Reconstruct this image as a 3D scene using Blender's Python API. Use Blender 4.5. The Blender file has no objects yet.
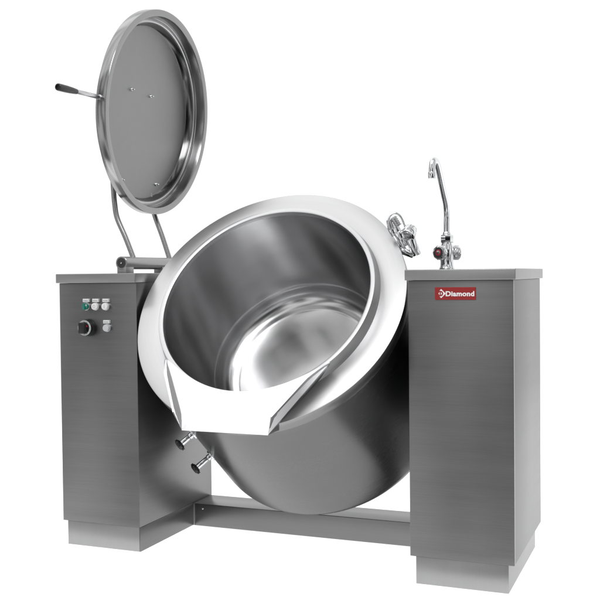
import bpy, bmesh, math, random
from math import sin, cos, pi, sqrt
from mathutils import Vector, Matrix, Euler

scene = bpy.context.scene
col = scene.collection

# ------------------------------------------------------------------ materials
def new_mat(name):
    m = bpy.data.materials.new(name); m.use_nodes = True
    nt = m.node_tree
    return m, nt, nt.nodes['Principled BSDF']

def plain(name, color, rough=0.5, metal=0.0, coat=0.0):
    m, nt, b = new_mat(name)
    n = nt.nodes.new('ShaderNodeTexNoise'); n.inputs['Scale'].default_value = 60
    tc = nt.nodes.new('ShaderNodeTexCoord'); nt.links.new(tc.outputs['Object'], n.inputs['Vector'])
    mr = nt.nodes.new('ShaderNodeMapRange'); nt.links.new(n.outputs['Fac'], mr.inputs['Value'])
    mr.inputs['To Min'].default_value = max(0.02, rough-0.06); mr.inputs['To Max'].default_value = rough+0.06
    nt.links.new(mr.outputs['Result'], b.inputs['Roughness'])
    b.inputs['Base Color'].default_value = (*color, 1); b.inputs['Metallic'].default_value = metal
    b.inputs['Coat Weight'].default_value = coat
    return m

def steel(name, mode, base=0.34, rough=0.3, aniso=0.6, fine=900.0, contrast=0.10, bump=0.05, blotch=0.08, tint=(1.0, 1.0, 1.01)):
    """brushed stainless steel. mode 'h': horizontal grain on a box, 'v': vertical grain, 'c': grain turned round local Z"""
    m, nt, b = new_mat(name)
    N, L = nt.nodes.new, nt.links.new
    tc = N('ShaderNodeTexCoord')
    vec = N('ShaderNodeCombineXYZ')
    sep = N('ShaderNodeSeparateXYZ'); L(tc.outputs['Object'], sep.inputs[0])
    def mth(op, a, bb=None, cc=None):
        x = N('ShaderNodeMath'); x.operation = op
        for i, q in enumerate((a, bb, cc)):
            if q is None: continue
            if isinstance(q, (int, float)): x.inputs[i].default_value = q
            else: L(q, x.inputs[i])
        return x.outputs[0]
    if mode == 'c':
        r = mth('SQRT', mth('ADD', mth('MULTIPLY', sep.outputs[0], sep.outputs[0]), mth('MULTIPLY', sep.outputs[1], sep.outputs[1])))
        L(mth('MULTIPLY', r, fine), vec.inputs[0])
        L(mth('MULTIPLY', sep.outputs[2], fine), vec.inputs[1])
        # use the unit circle coordinates so that the grain has no seam
        ux = mth('DIVIDE', sep.outputs[0], mth('MAXIMUM', r, 0.001)); uy = mth('DIVIDE', sep.outputs[1], mth('MAXIMUM', r, 0.001))
        L(mth('MULTIPLY', mth('ADD', ux, mth('MULTIPLY', uy, 1.37)), 3.0), vec.inputs[2])
    elif mode == 'h':
        L(mth('MULTIPLY', sep.outputs[0], 7.0), vec.inputs[0]); L(mth('MULTIPLY', sep.outputs[1], 7.0), vec.inputs[1]); L(mth('MULTIPLY', sep.outputs[2], fine), vec.inputs[2])
    else:
        L(mth('MULTIPLY', sep.outputs[0], fine), vec.inputs[0]); L(mth('MULTIPLY', sep.outputs[1], fine), vec.inputs[1]); L(mth('MULTIPLY', sep.outputs[2], 7.0), vec.inputs[2])
    n1 = N('ShaderNodeTexNoise'); n1.inputs['Scale'].default_value = 1.0; n1.inputs['Detail'].default_value = 3.0; n1.inputs['Roughness'].default_value = 0.6
    L(vec.outputs[0], n1.inputs['Vector'])
    n2 = N('ShaderNodeTexNoise'); n2.inputs['Scale'].default_value = 5.0; n2.inputs['Detail'].default_value = 4.0
    L(tc.outputs['Object'], n2.inputs['Vector'])
    # broader bands along the grain
    v3 = N('ShaderNodeVectorMath'); v3.operation = 'SCALE'; v3.inputs['Scale'].default_value = 0.06; L(vec.outputs[0], v3.inputs[0])
    n3 = N('ShaderNodeTexNoise'); n3.inputs['Scale'].default_value = 1.0; n3.inputs['Detail'].default_value = 2.0
    L(v3.outputs[0], n3.inputs['Vector'])
    f = mth('ADD', mth('MULTIPLY', mth('SUBTRACT', n1.outputs['Fac'], 0.5), contrast*2), mth('MULTIPLY', mth('SUBTRACT', n2.outputs['Fac'], 0.5), blotch*2))
    f = mth('ADD', f, mth('MULTIPLY', mth('SUBTRACT', n3.outputs['Fac'], 0.5), contrast*1.4))
    val = mth('MULTIPLY', mth('ADD', f, 1.0), base)
    comb = N('ShaderNodeCombineColor')
    for i in range(3): L(mth('MULTIPLY', val, tint[i]), comb.inputs[i])
    L(comb.outputs[0], b.inputs['Base Color'])
    b.inputs['Metallic'].default_value = 1.0
    L(mth('ADD', mth('MULTIPLY', f, rough*0.9), rough), b.inputs['Roughness'])
    b.inputs['Anisotropic'].default_value = aniso
    geo = N('ShaderNodeNewGeometry')
    axis = N('ShaderNodeCombineXYZ')
    if mode == 'c':
        L(mth('MULTIPLY', sep.outputs[1], -1.0), axis.inputs[0]); L(sep.outputs[0], axis.inputs[1])
        tr = N('ShaderNodeVectorTransform'); tr.vector_type = 'VECTOR'; tr.convert_from = 'OBJECT'; tr.convert_to = 'WORLD'
        L(axis.outputs[0], tr.inputs[0]); scratch = tr.outputs[0]
        cr = N('ShaderNodeVectorMath'); cr.operation = 'CROSS_PRODUCT'; L(geo.outputs['Normal'], cr.inputs[0]); L(scratch, cr.inputs[1])
        nz = N('ShaderNodeVectorMath'); nz.operation = 'NORMALIZE'; L(cr.outputs[0], nz.inputs[0]); L(nz.outputs[0], b.inputs['Tangent'])
    else:
        axis.inputs[0].default_value = 0.02; axis.inputs[1].default_value = 0.013; axis.inputs[2].default_value = 1.0
        if mode == 'h': L(axis.outputs[0], b.inputs['Tangent'])
        else:
            cr = N('ShaderNodeVectorMath'); cr.operation = 'CROSS_PRODUCT'; L(geo.outputs['Normal'], cr.inputs[0]); L(axis.outputs[0], cr.inputs[1]); L(cr.outputs[0], b.inputs['Tangent'])
    bp = N('ShaderNodeBump'); bp.inputs['Strength'].default_value = bump; bp.inputs['Distance'].default_value = 0.0004
    L(n1.outputs['Fac'], bp.inputs['Height']); L(bp.outputs[0], b.inputs['Normal'])
    return m

M = {}
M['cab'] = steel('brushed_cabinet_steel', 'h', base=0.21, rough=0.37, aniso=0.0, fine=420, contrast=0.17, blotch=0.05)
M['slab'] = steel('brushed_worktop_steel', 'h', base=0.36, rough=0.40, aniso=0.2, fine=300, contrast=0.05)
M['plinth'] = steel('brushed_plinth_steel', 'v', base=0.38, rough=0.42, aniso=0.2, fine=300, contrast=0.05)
M['beam'] = steel('brushed_beam_steel', 'h', base=0.22, rough=0.34, aniso=0.3, fine=300, contrast=0.06)
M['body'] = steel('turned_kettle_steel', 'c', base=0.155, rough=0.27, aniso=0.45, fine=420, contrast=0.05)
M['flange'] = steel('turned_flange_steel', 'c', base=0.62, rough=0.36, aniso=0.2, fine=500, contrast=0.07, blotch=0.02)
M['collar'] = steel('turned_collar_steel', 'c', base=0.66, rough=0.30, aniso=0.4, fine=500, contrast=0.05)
M['bowl'] = steel('polished_bowl_steel', 'c', base=0.54, rough=0.205, aniso=0.35, fine=260, contrast=0.05, bump=0.0, blotch=0.14)
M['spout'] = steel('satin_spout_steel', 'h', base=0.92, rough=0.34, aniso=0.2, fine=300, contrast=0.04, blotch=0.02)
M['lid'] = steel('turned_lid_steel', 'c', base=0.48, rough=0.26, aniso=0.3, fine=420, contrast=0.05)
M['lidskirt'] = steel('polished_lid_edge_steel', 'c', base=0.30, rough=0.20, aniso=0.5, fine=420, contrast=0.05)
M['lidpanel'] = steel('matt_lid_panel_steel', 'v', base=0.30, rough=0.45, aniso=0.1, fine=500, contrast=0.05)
M['tube'] = steel('satin_tube_steel', 'c', base=0.34, rough=0.26, aniso=0.3, fine=300, contrast=0.04)
M['colside'] = steel('shaded_collar_steel', 'c', base=0.36, rough=0.30, aniso=0.2, fine=420, contrast=0.05)  # darker copy of the collar steel, shade of its outer side put into colour
M['lidwall'] = steel('shaded_lid_wall_steel', 'c', base=0.15, rough=0.16, aniso=0.2, fine=420, contrast=0.05)  # dark reflection in the lid recess painted into the base colour
M['edge'] = steel('shaded_skirt_steel', 'c', base=0.22, rough=0.30, aniso=0.3, fine=420, contrast=0.05)  # same steel as the flange, darkened to paint in the skirt's shade
M['spoutside'] = steel('shaded_satin_spout_steel', 'h', base=0.24, rough=0.28, aniso=0.2, fine=300, contrast=0.04)  # spout steel again, colour darkened so the outer faces look shaded
M['chrome'] = plain('polished_chrome', (0.78, 0.79, 0.80), 0.09, 1.0)
M['chrome_satin'] = plain('satin_chrome', (0.55, 0.55, 0.56), 0.24, 1.0)
M['black'] = plain('black_plastic', (0.012, 0.012, 0.013), 0.33)
M['dark'] = plain('dark_rubber', (0.03, 0.03, 0.032), 0.5)
M['white'] = plain('white_plastic', (0.80, 0.80, 0.80), 0.35)
M['offwhite'] = plain('pale_grey_plastic', (0.55, 0.56, 0.57), 0.4)
M['grey'] = plain('grey_print', (0.25, 0.25, 0.26), 0.5)
M['green'] = plain('green_lens', (0.0, 0.17, 0.13), 0.22, coat=0.5)
M['red'] = plain('red_enamel', (0.29, 0.010, 0.010), 0.35)
M['redprint'] = plain('red_print', (0.6, 0.03, 0.05), 0.4)
M['inkwhite'] = plain('white_lettering', (0.86, 0.86, 0.86), 0.45)

# ------------------------------------------------------------------ mesh helpers
def link(name, bm, mats, parent=None, mat4=None, smooth=True, ang=0.55):
    bmesh.ops.recalc_face_normals(bm, faces=bm.faces)
    for e in bm.edges:
        if len(e.link_faces) == 2 and e.calc_face_angle(0) > ang: e.smooth = False
    for f in bm.faces: f.smooth = smooth
    me = bpy.data.meshes.new(name); bm.to_mesh(me); bm.free()
    if not isinstance(mats, (list, tuple)): mats = [mats]
    for m in mats: me.materials.append(m)
    o = bpy.data.objects.new(name, me); col.objects.link(o)
    if parent: o.parent = parent
    if mat4 is not None: o.matrix_local = mat4
    return o

def box(bm, x0, x1, y0, y1, z0, z1, bev=0.0, mi=0, seg=2):
    t = bmesh.new()
    bmesh.ops.create_cube(t, size=1.0)
    for v in t.verts:
        v.co = Vector(((x0+x1)/2+v.co.x*(x1-x0), (y0+y1)/2+v.co.y*(y1-y0), (z0+z1)/2+v.co.z*(z1-z0)))
    if bev: bmesh.ops.bevel(t, geom=t.edges[:], offset=bev, segments=seg, affect='EDGES', profile=0.5)
    merge(bm, t, mi)

def merge(bm, t, mi=None, mat4=None):
    if mat4 is not None: bmesh.ops.transform(t, matrix=mat4, verts=t.verts)
    if mi is not None:
        for f in t.faces: f.material_index = mi
    me = bpy.data.meshes.new('tmp'); t.to_mesh(me); t.free(); bm.from_mesh(me); bpy.data.meshes.remove(me)

def lathe(prof, seg=128, mi=0, closed=False, a0=0.0, a1=2*pi):
    """prof: list of (r, z)"""
    t = bmesh.new(); full = abs(a1-a0-2*pi) < 1e-6
    n = seg if full else seg+1
    rings = []
    for r, z in prof:
        if r < 1e-6: rings.append([t.verts.new((0, 0, z))])
        else: rings.append([t.verts.new((r*cos(a0+(a1-a0)*k/seg), r*sin(a0+(a1-a0)*k/seg), z)) for k in range(n)])
    pairs = list(zip(rings[:-1], rings[1:]))
    if closed: pairs.append((rings[-1], rings[0]))
    for A, B in pairs:
        for k in range(seg):
            k2 = (k+1) % n
            if len(A) == 1 and len(B) == 1: continue
            if len(A) == 1: t.faces.new((A[0], B[k], B[k2]))
            elif len(B) == 1: t.faces.new((A[k], A[k2], B[0]))
            else: t.faces.new((A[k], A[k2], B[k2], B[k]))
    for f in t.faces: f.material_index = mi
    return t

def frame(o, z):
    z = Vector(z).normalized(); x = Vector((0, 0, 1)).cross(z)
    if x.length < 1e-3: x = Vector((1, 0, 0))
    x.normalize(); y = z.cross(x)
    m = Matrix((x, y, z)).transposed().to_4x4(); m.translation = Vector(o); return m

def cyl(bm, p, q, r0, r1=None, bev=0.0, mi=0, seg=32, extra=None):
    """capped cylinder / cone with rounded ends from p to q"""
    p, q = Vector(p), Vector(q); h = (q-p).length; r1 = r0 if r1 is None else r1
    b = bev
    prof = [(0, 0), (r0-b, 0)] + ([(r0-b*0.3, b*0.3), (r0, b)] if b else []) + ([(r1, h-b), (r1-b*0.3, h-b*0.3)] if b else []) + [(r1-b, h), (0, h)]
    if not b: prof = [(0, 0), (r0, 0), (r1, h), (0, h)]
    if extra: prof = extra
    merge(bm, lathe(prof, seg), mi, frame(p, q-p))

def smooth_path(pts, sub=8):
    P = [Vector(p) for p in pts]; out = []
    for i in range(len(P)-1):
        p0 = P[max(i-1, 0)]; p1 = P[i]; p2 = P[i+1]; p3 = P[min(i+2, len(P)-1)]
        for k in range(sub):
            t = k/sub
            out.append(0.5*((2*p1)+(-p0+p2)*t+(2*p0-5*p1+4*p2-p3)*t*t+(-p0+3*p1-3*p2+p3)*t**3))
    out.append(P[-1]); return out

def tube(bm, pts, r, seg=20, mi=0, sub=8, smoothp=True, rads=None):
    P = smooth_path(pts, sub) if smoothp else [Vector(p) for p in pts]
    t = bmesh.new(); rings = []; n = len(P)
    d0 = (P[1]-P[0]).normalized(); x = d0.orthogonal().normalized()
    for i, p in enumerate(P):
        d = (P[min(i+1, n-1)]-P[max(i-1, 0)]).normalized()
        x = (x-d*x.dot(d)).normalized(); y = d.cross(x)
        rr = r if rads is None else rads[0]+(rads[1]-rads[0])*i/(n-1)
        rings.append([t.verts.new(p+x*rr*cos(2*pi*k/seg)+y*rr*sin(2*pi*k/seg)) for k in range(seg)])
    for A, B in zip(rings[:-1], rings[1:]):
        for k in range(seg): t.faces.new((A[k], A[(k+1) % seg], B[(k+1) % seg], B[k]))
    t.faces.new(rings[0][::-1]); t.faces.new(rings[-1])
    merge(bm, t, mi)

# ------------------------------------------------------------------ the thing
H = 0.9; ZT = 0.8691; ZB = 0.0794; WL = 0.2959; XR = 1.194; XR1 = 1.4903; DL = 0.5037; DR = 0.507; OV = 0.0082; PI_ = 0.0163
root = bpy.data.objects.new('tilting_boiling_kettle', None); col.objects.link(root)
root['label'] = 'large stainless steel tilting cooking kettle between two cabinets, lid raised and pan tipped forward'
root['category'] = 'cooking kettle'

# --- left cabinet
def cabinet(name, x0, x1, depth, plx0, plx1, ply1, slx0, slx1, label):
    bm = bmesh.new(); box(bm, x0, x1, 0, depth, ZB, ZT, 0.0016)
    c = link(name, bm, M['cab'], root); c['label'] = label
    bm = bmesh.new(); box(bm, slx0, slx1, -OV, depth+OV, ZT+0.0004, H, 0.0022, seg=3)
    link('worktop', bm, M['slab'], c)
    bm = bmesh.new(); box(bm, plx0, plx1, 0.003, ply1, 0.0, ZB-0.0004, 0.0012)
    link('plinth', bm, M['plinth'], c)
    return c
cabL = cabinet('control_cabinet', 0, WL, DL, PI_, WL-0.0035, DL-0.012, -OV, WL+0.001, 'left cabinet with the switches on its front')
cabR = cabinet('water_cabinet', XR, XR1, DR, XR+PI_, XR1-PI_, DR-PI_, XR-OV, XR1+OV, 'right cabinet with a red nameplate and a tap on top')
bm = bmesh.new(); box(bm, WL-0.0030, WL-0.0003, 0.0035, DL-0.0005, 0.0005, ZB-0.0004, 0.0004)
link('side_skirt', bm, M['cab'], cabL)
# narrow folded edge on the front corner of the right cabinet and on the worktop corner
bm = bmesh.new(); box(bm, XR1-0.0012, XR1+0.0008, 0.0012, 0.0105, ZB+0.001, ZT-0.001, 0.0004)
link('corner_fold', bm, M['slab'], cabR)

# --- cross beam
bm = bmesh.new(); box(bm, WL, XR+PI_, 0.357, 0.497, 0.0, 0.0790, 0.0025, seg=3)
beam = link('cross_beam', bm, M['beam'], root)
bm = bmesh.new(); box(bm, WL-0.001, WL+0.0075, 0.3545, 0.3574, 0.001, 0.0785, 0.0006)
link('end_bracket', bm, M['slab'], beam)
bm = bmesh.new(); cyl(bm, (0.335, 0.3575, 0.063), (0.335, 0.3545, 0.063), 0.0035, bev=0.001, seg=16)
link('screw', bm, M['chrome'], beam)

# --- controls on the left cabinet
def legend(parent, x, z):
    bm = bmesh.new(); box(bm, x-0.0125, x+0.0125, -0.0075, 0.0005, z-0.0060, z+0.0060, 0.0012, mi=0)
    box(bm, x-0.0105, x+0.0105, -0.0083, -0.0070, z-0.0045, z+0.0045, 0.0006, mi=1)
    for dx in (-0.006, 0.0, 0.006): box(bm, x+dx-0.0018, x+dx+0.0018, -0.0088, -0.0080, z-0.0012, z+0.0014, 0, mi=2)
    return link('legend_plate', bm, [M['offwhite'], M['inkwhite'], M['grey']], parent)
def button(name, x, z, mat, label, mark=True):
    bm = bmesh.new()
    cyl(bm, (x, 0.0005, z), (x, -0.009, z), 0.0135, bev=0.0012, mi=1)
    cyl(bm, (x, -0.008, z), (x, -0.0185, z), 0.0112, bev=0.0014, mi=0)
    if mark == 'ring':
        merge(bm, lathe([(0.0035, 0), (0.0035, 0.0006), (0.0050, 0.0006), (0.0050, 0)], 24, 2), None, frame((x, -0.0184, z), (0, -1, 0)))
    elif mark == 'bar':
        box(bm, x-0.0010, x+0.0010, -0.0192, -0.0180, z-0.0050, z+0.0050, 0, mi=2)
    elif mark == 'lever':
        box(bm, x-0.0040, x+0.0040, -0.0240, -0.0180, z-0.0105, z+0.0105, 0.0015, mi=0)
        box(bm, x+0.0045, x+0.0075, -0.0192, -0.0180, z+0.0010, z+0.0070, 0.0005, mi=3)
    o = link(name, bm, [mat, M['chrome_satin'], M['offwhite'], M['inkwhite']], root); o['label'] = label
    return o
for nm, x, z, mt, mk, lb in [('indicator_switch', 0.1106, 0.7932, M['green'], 'lever', 'round green turn switch'),
                     ('push_button', 0.1472, 0.7933, M['white'], 'ring', 'white button beside the green switch'),
                     ('push_button', 0.1861, 0.7934, M['white'], 'bar', 'white button at the right end of the row'),
                     ('push_button', 0.1897, 0.7239, M['offwhite'], 'none', 'pale grey button below the row')]:
    bt = button(nm, x, z, mt, lb, mk)
    legend(bt, x+(-0.002 if z > 0.76 else -0.004), z+0.0192)
# big rotary switch
KX, KZ = 0.1156, 0.7238
bm = bmesh.new()
cyl(bm, (KX, 0.0005, KZ), (KX, -0.016, KZ), 0.0285, 0.0275, bev=0.002, mi=0, seg=48)
cyl(bm, (KX, -0.015, KZ), (KX, -0.028, KZ), 0.0262, 0.0255, bev=0.0015, mi=0, seg=48)
merge(bm, lathe([(0.0195, 0), (0.0195, 0.0012), (0.0245, 0.0012), (0.0250, 0)], 48, 1), None, frame((KX, -0.0279, KZ), (0, -1, 0)))
rk = link('rotary_switch', bm, [M['black'], M['offwhite']], root); rk['label'] = 'big round black turn knob with a pale ring'
bm = bmesh.new(); box(bm, KX-0.0125, KX+0.0125, -0.046, -0.0275, KZ-0.0180, KZ+0.0180, 0.003, mi=0, seg=3)
for k in range(12):
    a = 2*pi*k/12
    box(bm, KX+0.0222*cos(a)-0.0007, KX+0.0222*cos(a)+0.0007, -0.0296, -0.0285, KZ+0.0222*sin(a)-0.0007, KZ+0.0222*sin(a)+0.0007, 0, mi=1)
box(bm, KX+0.0124, KX+0.0130, -0.034, -0.030, KZ+0.003, KZ+0.009, 0, mi=2)
link('grip', bm, [M['black'], M['black'], M['redprint']], rk)

# --- red nameplate on the right cabinet, with its lettering
px0, px1, pz0, pz1 = 1.2722, 1.3882, 0.8142, 0.8497
bm = bmesh.new(); box(bm, px0, px1, -0.0022, 0.0006, pz0, pz1, 0.0007, mi=0)
def poly(bm, pts, y, mi, thick=0.0006):
    t = bmesh.new(); A = [t.verts.new((x, y, z)) for x, z in pts]; B = [t.verts.new((x, y+thick, z)) for x, z in pts]
    t.faces.new(A); t.faces.new(B[::-1]); n = len(A)
    for k in range(n): t.faces.new((A[k], B[k], B[(k+1) % n], A[(k+1) % n]))
    bmesh.ops.triangulate(t, faces=[f for f in t.faces if len(f.verts) > 4])
    merge(bm, t, mi)
lx, lz = 1.2905, 0.8318
D = 0.0128
poly(bm, [(lx-D*0.62, lz+0.0), (lx-D*0.30, lz+D*0.42), (lx-D*0.30, lz-D*0.42)][::-1], -0.0026, 1)         # small left tip
poly(bm, [(lx, lz+D), (lx+D, lz), (lx, lz-D), (lx-D*0.32, lz-D*0.68), (lx-D*0.32, lz+D*0.68)], -0.0026, 1)  # diamond
t_out = [(lx-D*0.34, lz+D*0.58), (lx+D*0.02, lz+D*0.58), (lx+D*0.32, lz+D*0.40), (lx+D*0.46, lz), (lx+D*0.32, lz-D*0.40), (lx+D*0.02, lz-D*0.58), (lx-D*0.34, lz-D*0.58)]
poly(bm, t_out, -0.0030, 0)                                                                             # red D inside
poly(bm, [(lx-D*0.06, lz+D*0.28), (lx+D*0.10, lz+D*0.20), (lx+D*0.16, lz), (lx+D*0.10, lz-D*0.20), (lx-D*0.06, lz-D*0.28)], -0.0034, 1)
cu = bpy.data.curves.new('lettering', 'FONT'); cu.body = 'Diamond'; cu.size = 0.0215; cu.offset = 0.00075; cu.extrude = 0.0003; cu.space_character = 1.06
cu.align_x = 'LEFT'; cu.align_y = 'BOTTOM_BASELINE'
to = bpy.data.objects.new('lettering', cu); col.objects.link(to)
bpy.context.view_layer.update()
dg = bpy.context.evaluated_depsgraph_get()
tm = bpy.data.meshes.new_from_object(to.evaluated_get(dg)); bpy.data.objects.remove(to); 
xs = [v.co.x for v in tm.vertices]; w = max(xs)-min(xs); tx0, tx1 = 1.3035, 1.3840
t = bmesh.new(); t.from_mesh(tm)
for v in t.verts:
    v.co = Vector((tx0+(v.co.x-min(xs))*(tx1-tx0)/w, -0.0026-v.co.z, 0.8249+v.co.y*0.88))
merge(bm, t, 1)
npl = link('nameplate', bm, [M['red'], M['inkwhite']], cabR, smooth=False)

# ------------------------------------------------------------------ kettle (local frame: origin in the opening, local Z along its axis)
TH = 0.9268; C0 = Vector((0.745, -0.004, 0.8263))
KM = Matrix.Translation(C0) @ Matrix.Rotation(TH, 4, 'X')
R1, R2, R3, HC, TK = 0.4334, 0.3308, 0.3532, 0.0339, 0.042
RB, LB = 0.4235, 0.694
prof = [(RB, -HC-TK+0.004)]
for k in range(1, 14): prof.append((RB, -HC-TK-(LB-0.060-HC-TK)*k/13))
rc = 0.060
for k in range(1, 13):
    a = pi/2*k/12; prof.append((RB-rc+rc*cos(a), -LB+rc-rc*sin(a)))
prof += [(0.25, -LB-0.004), (0.12, -LB-0.007), (0, -LB-0.008)]
bm = bmesh.new(); merge(bm, lathe(prof, 192))
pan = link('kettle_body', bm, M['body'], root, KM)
prof = [(0.344, -HC-0.003), (0.350, -HC), (R1-0.003, -HC), (R1-0.0010, -HC-0.0006), (R1-0.0004, -HC-0.0016), (R1-0.0040, -HC-0.0040), (0.344, -HC-0.005)]
bm = bmesh.new(); merge(bm, lathe(prof, 256, closed=True))
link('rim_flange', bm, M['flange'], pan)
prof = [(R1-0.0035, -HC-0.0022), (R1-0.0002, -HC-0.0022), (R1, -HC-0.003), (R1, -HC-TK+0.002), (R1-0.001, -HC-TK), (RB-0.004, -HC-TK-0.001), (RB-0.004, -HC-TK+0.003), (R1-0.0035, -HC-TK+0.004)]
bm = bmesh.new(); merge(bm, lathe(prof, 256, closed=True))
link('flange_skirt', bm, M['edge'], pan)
# raised collar round the opening
prof = [(R3-0.0075, -0.0010), (R3-0.0085, -0.0002), (R3-0.0105, 0.0), (R2+0.003, -0.0006), (R2+0.0006, -0.002), (R2, -0.005), (R2, -0.03), (R2+0.004, -0.034)]
bm = bmesh.new(); merge(bm, lathe(prof, 256, closed=True))
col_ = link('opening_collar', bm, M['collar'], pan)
prof = [(R3+0.0015, -HC-0.001), (R3+0.0005, -HC+0.002), (R3-0.0015, -HC+0.005), (R3-0.0065, -0.0040), (R3-0.0074, -0.0013), (R3-0.0105, -0.0030), (R3-0.0060, -HC-0.001)]
bm = bmesh.new(); merge(bm, lathe(prof, 256, closed=True))
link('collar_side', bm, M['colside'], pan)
# inner bowl
prof = [(R2+0.0005, -0.006), (R2-0.002, -0.06)]
for k in range(1, 8): prof.append((R2-0.002-(0.0265)*k/7, -0.06-0.285*k/7))
prof += [(0.3010, -0.3475), (0.2990, -0.3500), (0.2960, -0.3545)]
rf = 0.052
for k in range(1, 15):
    a = pi/2*k/14; prof.append((0.2955-rf+rf*cos(a), -0.363-rf*sin(a)))
prof += [(0.236, -0.4165), (0.232, -0.4185), (0.15, -0.4195), (0.0, -0.420)]
bm = bmesh.new(); merge(bm, lathe(prof, 192))
link('inner_bowl', bm, M['bowl'], pan, ang=0.7)

# pouring spout: (u, v) are measured in the rim plane, u = local x, v = -local y
def uv(u, v, s): return Vector((u, -v, s))
bm = bmesh.new(); t = bmesh.new()
N1, N2 = 48, 12
ph = math.atan2(0.262, 0.230)
FU, FV = 0.133, 0.463
def fl_pt(a, b):
    # a in -1..1 across, b in 0..1 from opening to front lip
    ang = a*ph; rin = 0.3325+(0.3486-0.3325)*abs(a)**6
    inner = Vector((rin*sin(ang), rin*cos(ang)))
    outer = Vector((a*FU, FV))
    p = inner.lerp(outer, b)
    return uv(p.x, p.y, 0.0006+0.0*b)
g = [[t.verts.new(fl_pt(-1+2*i/N1, j/N2)) for j in range(N2+1)] for i in range(N1+1)]
for i in range(N1):
    for j in range(N2): t.faces.new((g[i][j], g[i+1][j], g[i+1][j+1], g[i][j+1]))
# turned-down front lip and underside running back to the flange
prev = [g[i][N2] for i in range(N1+1)]
for (dv, s, sc) in [(0.0006, -0.0004, 1.0), (0.0006, -0.0018, 1.0), (-0.004, -0.0040, 0.99), (-0.030, -0.036, 1.02), (-0.046, -0.060, 1.0)]:
    cur = [t.verts.new(uv((-1+2*i/N1)*FU*sc, FV+dv, s)) for i in range(N1+1)]
    for i in range(N1): t.faces.new((prev[i], prev[i+1], cur[i+1], cur[i]))
    prev = cur
bmesh.ops.recalc_face_normals(t, faces=t.faces)
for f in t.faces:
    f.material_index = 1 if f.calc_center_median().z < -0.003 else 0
merge(bm, t)
# side walls: wedge between a flared inner face and an outer face that stands on the flange
for sg in (-1, 1):
    t = bmesh.new(); rows = []
    NB = 16
    for k in range(NB+1):
        f = k/NB
        bx, bv = 0.262+(FU-0.262)*f, 0.230+(FV-0.230)*f
        # top edge: climbs steeply from the collar, then nearly straight
        if f < 0.26:
            q = f/0.26; tx, tv, ts = 0.262+(0.222-0.262)*q, 0.230+(0.306-0.230)*q, 0.002+0.039*q**0.75
        else:
            q = (f-0.26)/0.74; tx, tv, ts = 0.222+(0.150-0.222)*q, 0.306+(0.432-0.306)*q, 0.041+0.004*q
        g_ = min(f/0.86, 1.0); e_ = max(0.0, (f-0.86)/0.14); lx_, lv_, ls_ = 0.250+(0.141-0.250)*g_+(0.1325-0.141)*e_, 0.232+(0.409-0.232)*g_+(0.4605-0.409)*e_, -HC-0.001+(HC-0.002)*e_
        th = 0.003
        rows.append([t.verts.new(uv(sg*x, v, s)) for x, v, s in [(bx, bv, 0.0), (tx-0.0015, tv-0.001, ts), (tx+0.0015, tv+0.001, ts), (lx_, lv_, ls_)]])
    for A, B in zip(rows[:-1], rows[1:]):
        for k in range(4): t.faces.new((A[k], A[(k+1) % 4], B[(k+1) % 4], B[k])).material_index = 1 if k in (2, 3) else 0
    t.faces.new(rows[0]).material_index = 1; t.faces.new(rows[-1][::-1]).material_index = 1
    bmesh.ops.recalc_face_normals(t, faces=t.faces)
    merge(bm, t)
    t = bmesh.new()
    cn, u1, u2, l0 = [t.verts.new(uv(sg*a, b_, c_)) for a, b_, c_ in ((0.1331, 0.4634, -0.0016), (0.1358, 0.4330, -0.0362), (0.1332, 0.4170, -0.0602), (0.1405, 0.4080, -0.0350))]
    t.faces.new((cn, u1, l0)); t.faces.new((u1, u2, l0))
    merge(bm, t, 1)
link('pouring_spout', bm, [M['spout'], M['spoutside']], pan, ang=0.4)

# trunnions that carry the kettle
for xa, xb in ((WL-0.002, 0.345), (XR+0.002, 1.145)):
    bm = bmesh.new(); cyl(bm, (xa, 0.285, 0.60), (xb, 0.285, 0.60), 0.045, bev=0.003, seg=48)
    link('trunnion', bm, M['body'], root)

# two drain cocks on the lower left of the kettle
axn = Vector((0, -sin(TH), cos(TH))); axv = Vector((0, -cos(TH), -sin(TH)))
av = 2.2689
rd = Vector((cos(av), 0, 0)) + axv*sin(av)
for s, ln, lb in ((-0.452, 0.064, 'lower drain cock with a washer at its foot'), (-0.300, 0.052, 'upper drain cock half hidden by the spout')):
    p = C0 + axn*s + rd*(RB-0.003)
    bm = bmesh.new()
    cyl(bm, p, p+rd*0.007, 0.020, 0.019, bev=0.001)
    cyl(bm, p+rd*0.006, p+rd*0.018, 0.0105, bev=0.001)
    cyl(bm, p+rd*0.018, p+rd*(ln), 0.0085, 0.0095, bev=0.001)
    v = link('drain_cock', bm, M['chrome'], root); v['label'] = lb
    bm = bmesh.new(); merge(bm, lathe([(0, 0), (0.013, 0), (0.0165, 0.003), (0.019, 0.006), (0.0182, 0.010), (0.016, 0.014), (0.010, 0.0165), (0, 0.017)], 40), 0, frame(p+rd*(ln-0.002), rd))
    for k in range(8):
        a = 2*pi*k/8; 
        f4 = frame(p+rd*(ln-0.002), rd); q = f4 @ Vector((0.0195*cos(a), 0.0195*sin(a), 0.003)); q2 = f4 @ Vector((0.0195*cos(a), 0.0195*sin(a), 0.012))
        cyl(bm, q, q2, 0.0012, bev=0.0004, seg=10)
    link('knob', bm, M['black'], v)

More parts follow.
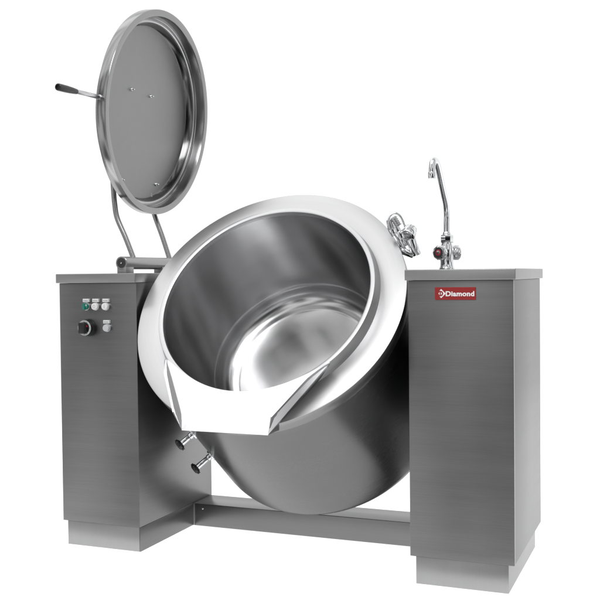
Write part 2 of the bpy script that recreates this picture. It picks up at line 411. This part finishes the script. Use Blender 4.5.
# ------------------------------------------------------------------ lid (local Z = out of its open side)
LC = Vector((0.2544, 0.2471, 1.4468))
al, be = -0.1069, 0.0119
ln_ = Vector((cos(al)*cos(be), sin(be), sin(al)*cos(be)))
yt = Vector((0, 1, 0)); yt = (yt-ln_*yt.dot(ln_)).normalized(); xt = yt.cross(ln_)
LM = Matrix((xt, yt, ln_)).transposed().to_4x4(); LM.translation = LC
prof = [(0.3160, -0.0370), (0.3185, -0.0345), (0.3215, -0.0045), (0.3228, -0.0022), (0.325, -0.0015), (0.3420, -0.0004), (0.3441, -0.0008), (0.345, -0.0025), (0.345, -0.032), (0.3440, -0.0345), (0.338, -0.037), (0.318, -0.041), (0.304, -0.064), (0.292, -0.0705), (0.15, -0.0720), (0, -0.0725)]
bm = bmesh.new(); merge(bm, lathe(prof, 256))
lid = link('lid', bm, M['lidskirt'], root, LM)
prof = [(0.3172, -0.0375), (0.3145, -0.0372), (0.3105, -0.0360), (0.3060, -0.0362), (0.3035, -0.0380), (0.3025, -0.0410), (0.3025, -0.0430)]
bm = bmesh.new(); merge(bm, lathe(prof, 256))
link('inner_lip', bm, M['lid'], lid)
bm = bmesh.new(); merge(bm, lathe([(0.3026, -0.0425), (0.3005, -0.0500), (0.2960, -0.0610), (0.2935, -0.0650), (0.2905, -0.0660)], 256))
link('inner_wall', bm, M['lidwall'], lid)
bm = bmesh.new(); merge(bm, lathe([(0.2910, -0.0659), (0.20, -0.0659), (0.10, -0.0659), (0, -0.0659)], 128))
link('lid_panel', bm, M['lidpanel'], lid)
zt = Vector((0, 0, 1)); zt = (zt-ln_*ln_.z).normalized(); yy = ln_.cross(zt)
for pz, py in ((0.065, 0.090), (0.063, -0.037), (-0.240, 0.109), (-0.236, -0.120)):
    P = LC - ln_*0.0660 + zt*pz + yy*(py+0.012)
    loc = LM.inverted() @ P
    bm = bmesh.new()
    merge(bm, lathe([(0, 0.007), (0.0045, 0.0065), (0.0062, 0.004), (0.0065, 0.0), (0, 0)], 20), 0, Matrix.Translation(loc))
    merge(bm, lathe([(0, 0.015), (0.002, 0.0145), (0.0028, 0.013), (0.0028, 0.0), (0, 0)], 14), 0, Matrix.Translation(loc))
    link('bolt', bm, M['chrome'], lid)
# handle towards the front
bm = bmesh.new()
hy = -0.0955
cyl(bm, (0.236, hy, 1.448), (0.236, hy-0.012, 1.4477), 0.0085, bev=0.001, seg=6)
cyl(bm, (0.236, hy-0.010, 1.4477), (0.235, -0.228, 1.4444), 0.0070, bev=0.001)
hd = link('lid_handle', bm, M['chrome_satin'], root)
p, q = Vector((0.235, -0.220, 1.4446)), Vector((0.235, -0.313, 1.4424)); h = (q-p).length
bm = bmesh.new(); merge(bm, lathe([(0, 0), (0.0070, 0), (0.0080, 0.002), (0.0095, 0.022), (0.0108, 0.050), (0.0110, h-0.006), (0.0102, h-0.001), (0.0092, h), (0.0065, h), (0.006, h-0.004), (0, h-0.004)], 32), 0, frame(p, q-p))
link('grip', bm, M['black'], hd)

# hinge tube with its bearings on the left cabinet
hx, hz = 0.230, 0.9334
TM = Matrix.Translation((hx, 0.018, hz)) @ Matrix.Rotation(-pi/2, 4, 'X')   # local Z -> +Y
bm = bmesh.new(); merge(bm, lathe([(0, 0.045), (0.019, 0.045), (0.0205, 0.047), (0.0205, 0.455), (0.019, 0.457), (0, 0.457)], 48))
ht = link('hinge_tube', bm, M['tube'], root, TM)
bm = bmesh.new(); merge(bm, lathe([(0, 0.003), (0.0150, 0.003), (0.0165, 0.0), (0.0200, 0.0), (0.0215, 0.0015), (0.0215, 0.051), (0.0205, 0.0525), (0.019, 0.0525)], 48))
link('bearing_sleeve', bm, M['tube'], ht)
bm = bmesh.new(); merge(bm, lathe([(0, 0.0), (0.004, 0.0), (0.0045, 0.0012), (0.0160, 0.0012), (0.0175, 0.003), (0, 0.003)], 40, 0))
merge(bm, lathe([(0, -0.0025), (0.0025, -0.002), (0.0035, 0.0), (0.0035, 0.002), (0, 0.002)], 20, 1))
link('end_cap', bm, [M['dark'], M['chrome']], ht)
for y0, y1 in ((0.0185, 0.066), (0.250, 0.262), (0.43, 0.47)):
    bm = bmesh.new(); box(bm, hx-0.017, hx+0.017, y0+0.001, y1, H-0.001, hz-0.012, 0.001)
    link('hinge_bracket', bm, M['slab'], root)
for pts in ([(0.1500, 0.0955, 1.27), (0.1520, 0.0955, 1.23), (0.1545, 0.0955, 1.18), (0.1580, 0.0955, 1.135), (0.1670, 0.0955, 1.085), (0.199, 0.0955, 1.018), (0.230, 0.0955, 0.945)],
            [(0.1460, 0.3338, 1.27), (0.1470, 0.3338, 1.23), (0.1500, 0.3338, 1.19), (0.1570, 0.3338, 1.150), (0.1710, 0.3338, 1.103), (0.200, 0.3338, 1.030), (0.230, 0.3338, 0.945)]):
    bm = bmesh.new(); tube(bm, pts, 0.0088)
    bm2 = link('lid_arm', bm, M['tube'], root)

# ------------------------------------------------------------------ water tap on the right cabinet
fx, fy = 1.2355, 0.300
bm = bmesh.new()
merge(bm, lathe([(0, 0.0), (0.0245, 0.0), (0.0250, 0.003), (0.0238, 0.006), (0.0215, 0.012), (0.0205, 0.024), (0.0215, 0.034), (0.0225, 0.045), (0.0225, 0.060), (0.0205, 0.070), (0.0170, 0.080), (0.0170, 0.086), (0, 0.086)], 48), 0, Matrix.Translation((fx, fy, H)))
merge(bm, lathe([(0, 0.084), (0.0195, 0.084), (0.0208, 0.086), (0.0208, 0.104), (0.0195, 0.108), (0.012, 0.110), (0, 0.110)], 8), 0, Matrix.Translation((fx, fy, H)))
merge(bm, lathe([(0, 0.108), (0.0135, 0.108), (0.0125, 0.114), (0.0105, 0.118), (0, 0.118)], 32), 0, Matrix.Translation((fx, fy, H)))
# side bosses towards the two knobs
k1d = Vector((-0.32, -0.95, 0)).normalized(); k2d = Vector((0.80, 0.60, 0)).normalized()
fc = Vector((fx, fy, H+0.0525))
cyl(bm, fc, fc+k1d*0.034, 0.0135, 0.0125); cyl(bm, fc, fc+k2d*0.026, 0.0135, 0.0125)
tap = link('water_tap', bm, M['chrome'], root); tap['label'] = 'chrome swan-neck tap on top of the right cabinet'
for kd, off in ((k1d, 0.028), (k2d, 0.020)):
    bm = bmesh.new()
    merge(bm, lathe([(0, 0), (0.0175, 0), (0.0215, 0.003), (0.0225, 0.008), (0.0225, 0.016), (0.0205, 0.0195), (0.0165, 0.0205), (0, 0.0205)], 40, 0), None, frame(fc+kd*off, kd))
    for k in range(10):
        f4 = frame(fc+kd*off, kd); a = 2*pi*k/10
        cyl(bm, f4 @ Vector((0.0222*cos(a), 0.0222*sin(a), 0.003)), f4 @ Vector((0.0222*cos(a), 0.0222*sin(a), 0.017)), 0.0013, seg=10, bev=0.0004)
    merge(bm, lathe([(0.0165, 0.0), (0.0160, 0.0012), (0.0085, 0.0012)], 40, 1), None, frame(fc+kd*(off+0.0203), kd))
    merge(bm, lathe([(0.0092, 0.0), (0.0088, 0.0022), (0.0070, 0.0026), (0.0068, 0.0)], 32, 2), None, frame(fc+kd*(off+0.0203), kd))
    merge(bm, lathe([(0, 0.0026), (0.0060, 0.0022), (0.0068, 0.0), (0, 0)], 32, 3), None, frame(fc+kd*(off+0.0203), kd))
    link('tap_knob', bm, [M['chrome'], M['dark'], M['redprint'], M['chrome']], tap)
bm = bmesh.new()
tube(bm, [(fx, fy, 1.008), (fx, fy, 1.045), (fx+0.0010, fy-0.001, 1.070), (fx+0.0022, 0.285, 1.098), (1.2396, 0.250, 1.1286), (1.2402, 0.200, 1.1800), (1.2410, 0.165, 1.2100), (1.2405, 0.142, 1.2222), (1.2385, 0.122, 1.2180), (1.2372, 0.115, 1.1990), (1.2368, 0.114, 1.1860)], 0.0088, seg=28, rads=(0.0098, 0.0098))
sp = link('swivel_spout', bm, M['chrome'], tap)
bm = bmesh.new(); merge(bm, lathe([(0, 0.0), (0.0085, 0.0), (0.0112, 0.001), (0.0118, 0.003), (0.0118, 0.017), (0.0108, 0.020), (0, 0.021)], 24), 0, Matrix.Translation((1.2368, 0.114, 1.1660)))
link('nozzle', bm, M['chrome'], tap)

# ------------------------------------------------------------------ chrome safety fitting behind the right of the rim
fo = Vector((1.1499, 0.150, 1.0110)); rt = Vector((0.9266, 0.3758, 0)); fw = Vector((-0.3758, 0.9266, 0)); u_ = 0.00311
def F(px, py, d=0.0): return fo + rt*((px-407)*u_) + Vector((0, 0, -(py-233)*u_)) + fw*d
bm = bmesh.new()
cyl(bm, F(410.5, 238, 0.004), F(416.5, 254.5, 0.012), 0.0150, 0.0140, bev=0.003)        # outlet barrel
cyl(bm, F(413.5, 254.5, 0.010), F(401.5, 249.5, 0.010), 0.0100, 0.0110, bev=0.002)      # lower cross pipe
cyl(bm, F(404, 249.5, 0.010), F(399.5, 245.5, 0.050), 0.0115, 0.0120, bev=0.002)
cyl(bm, F(395, 224, 0.010), F(405, 246, 0.016), 0.0120, 0.0130, bev=0.002)              # neck behind the knob
cyl(bm, F(398.5, 231.5, 0.004), F(402.5, 239, 0.004), 0.0165, 0.0150, bev=0.002)
cyl(bm, F(391, 226.5, 0.010), F(395.5, 235, 0.012), 0.0110, 0.0120, bev=0.002)
cyl(bm, F(399, 244, 0.045), F(391, 247, 0.100), 0.0140, 0.0140, bev=0.002)              # stub into the kettle
fit = link('safety_valve', bm, M['chrome'], root); fit['label'] = 'tilted chrome valve fitting behind the right of the rim'
bm = bmesh.new()
a_, b_ = F(410.8, 229.0, 0.012), F(407.0, 236.2, -0.010)
cyl(bm, a_, b_, 0.0215, 0.0225, bev=0.003, seg=48)
d_ = (b_-a_).normalized()
merge(bm, lathe([(0.0150, 0.0), (0.0145, 0.0010), (0.0060, 0.0016), (0.0050, 0.0030), (0, 0.0034)], 36, 1), None, frame(b_-d_*0.0002, d_))
link('valve_knob', bm, [M['chrome'], M['chrome_satin']], fit)
bm = bmesh.new()
cyl(bm, F(393.6, 217.5, 0.0), F(398.8, 226, 0.004), 0.0085, 0.0095, bev=0.001, mi=0)
for k in range(5):
    f = k/4; c = F(393.6+5.2*f*0.8+0.6, 217.5+8.5*f*0.8+0.8, 0.001)
    dd = (F(398.8, 226, 0.004)-F(393.6, 217.5, 0)).normalized()
    cyl(bm, c, c+dd*0.0025, 0.0112, bev=0.0006, mi=0)
cyl(bm, F(389.5, 220, 0.004), F(391.8, 229.5, 0.006), 0.0080, 0.0095, bev=0.002)
link('valve_spring', bm, M['chrome_satin'], fit)
bm = bmesh.new()
tube(bm, [F(389.0, 226, 0.0), F(389.6, 219.5, 0), F(392.3, 215.2, 0), F(396.5, 213.8, 0), F(400.3, 216.2, 0), F(402.8, 220.5, 0), F(405.0, 226.5, 0)], 0.0034, seg=14)
link('wire_loop', bm, M['chrome'], fit)

# ------------------------------------------------------------------ setting: plain white studio floor
bm = bmesh.new()
vs = [bm.verts.new(p) for p in ((-2.2, -0.12, -0.0005), (4.2, -0.12, -0.0005), (4.2, 5.0, -0.0005), (-2.2, 5.0, -0.0005))]
bm.faces.new(vs)
m, nt, b = new_mat('backlit_white_floor')  # translucent, so the lamp added below brightens it from underneath
n = nt.nodes.new('ShaderNodeTexNoise'); n.inputs['Scale'].default_value = 3
mr = nt.nodes.new('ShaderNodeMapRange'); mr.inputs['To Min'].default_value = 0.92; mr.inputs['To Max'].default_value = 0.96
nt.links.new(n.outputs['Fac'], mr.inputs['Value'])
cc = nt.nodes.new('ShaderNodeCombineColor')
for i in range(3): nt.links.new(mr.outputs['Result'], cc.inputs[i])
df = nt.nodes.new('ShaderNodeBsdfDiffuse'); tl = nt.nodes.new('ShaderNodeBsdfTranslucent'); mx = nt.nodes.new('ShaderNodeMixShader')
nt.links.new(cc.outputs[0], df.inputs['Color']); nt.links.new(cc.outputs[0], tl.inputs['Color'])
mx.inputs[0].default_value = 0.6
nt.links.new(df.outputs[0], mx.inputs[1]); nt.links.new(tl.outputs[0], mx.inputs[2])
nt.links.new(mx.outputs[0], nt.nodes['Material Output'].inputs['Surface']); nt.nodes.remove(b)
fl = link('floor', bm, m, smooth=False); fl['kind'] = 'structure'

# ------------------------------------------------------------------ light: white studio surround, dark towards the camera
w = bpy.data.worlds.new('World'); scene.world = w; w.use_nodes = True
nt = w.node_tree; N, L = nt.nodes.new, nt.links.new
bg = nt.nodes['Background']
tc = N('ShaderNodeTexCoord'); sp_ = N('ShaderNodeSeparateXYZ'); L(tc.outputs['Generated'], sp_.inputs[0])
def mth(op, a, bb=None, cc=None):
    x = N('ShaderNodeMath'); x.operation = op
    for i, q in enumerate((a, bb, cc)):
        if q is None: continue
        if isinstance(q, (int, float)): x.inputs[i].default_value = q
        else: L(q, x.inputs[i])
    return x.outputs[0]
def ss(v, a, b, lo, hi):
    x = N('ShaderNodeMapRange'); x.interpolation_type = 'SMOOTHSTEP'; L(v, x.inputs['Value'])
    x.inputs['From Min'].default_value = a; x.inputs['From Max'].default_value = b; x.inputs['To Min'].default_value = lo; x.inputs['To Max'].default_value = hi
    return x.outputs['Result']
X, Y, Z = sp_.outputs
back = ss(Y, 0.30, 0.62, 0.0, 1.0)                       # lit white paper behind the machine
# noise bands added to the unseen surround for contrast in metal reflections
az = mth('ARCTAN2', Y, X)
cv_ = N('ShaderNodeCombineXYZ'); L(mth('MULTIPLY', az, 3.2), cv_.inputs[0]); L(mth('MULTIPLY', Z, 1.2), cv_.inputs[1])
nz_ = N('ShaderNodeTexNoise'); nz_.inputs['Scale'].default_value = 1.6; nz_.inputs['Detail'].default_value = 1.0; L(cv_.outputs[0], nz_.inputs['Vector'])
front = ss(nz_.outputs['Fac'], 0.44, 0.56, 0.12, 1.1)
cdx = mth('ADD', mth('MULTIPLY', X, 0.55), mth('MULTIPLY', Y, -0.835))
front = mth('MULTIPLY', front, ss(cdx, 0.90, 0.975, 1.0, 0.08))  # dark zone added around the camera direction to blacken lid reflections
L(mth('ADD', mth('MULTIPLY', back, 1.06), mth('MULTIPLY', mth('SUBTRACT', 1.0, back), front)), bg.inputs['Strength'])
bg.inputs['Color'].default_value = (1, 1, 1, 1)

def area(name, loc, target, sx, sy, power):
    ld = bpy.data.lights.new(name, 'AREA'); ld.shape = 'RECTANGLE'; ld.size = sx; ld.size_y = sy; ld.energy = power
    o = bpy.data.objects.new(name, ld); col.objects.link(o); o.location = loc
    o.rotation_euler = (Vector(target)-Vector(loc)).to_track_quat('-Z', 'Y').to_euler()
    return o
area('overhead_softbox', (-1.15, -0.8, 3.3), (-1.15, -0.8, 0.0), 3.3, 3.3, 27)
area('front_softbox', (1.25, -1.5, 3.0), (0.7, 0.1, 0.7), 1.5, 1.0, 30)
area('under_floor_fill', (1.0, 2.0, -1.2), (1.0, 2.0, 0.0), 7.0, 7.0, 210)  # unseen lamp added under the floor to wash out its shadows

# ------------------------------------------------------------------ camera
cd = bpy.data.cameras.new('camera'); cam = bpy.data.objects.new('camera', cd); col.objects.link(cam)
CR = ((0.9266328298539334, -0.3759675026862894, 0.0001885755185946185), (0.3758153704092926, 0.9262719116897236, 0.027984870533754987), (-0.01069607409368151, -0.02586083019741858, 0.9996083290271659))
r_ = Vector([CR[i][0] for i in range(3)]); f_ = Vector([CR[i][1] for i in range(3)]); up = Vector([CR[i][2] for i in range(3)])
mw = Matrix((r_, up, -f_)).transposed().to_4x4(); mw.translation = Vector((1.9363294, -2.6487413, 0.8876914))
cam.matrix_world = mw
cd.sensor_width = 36; cd.lens = 36*959.3644/600; cd.clip_start = 0.05; cd.clip_end = 100
scene.camera = cam
scene.render.resolution_x = 1024; scene.render.resolution_y = 1024
scene.view_settings.view_transform = 'Standard'; scene.view_settings.look = 'None'; scene.view_settings.exposure = 0; scene.view_settings.gamma = 1
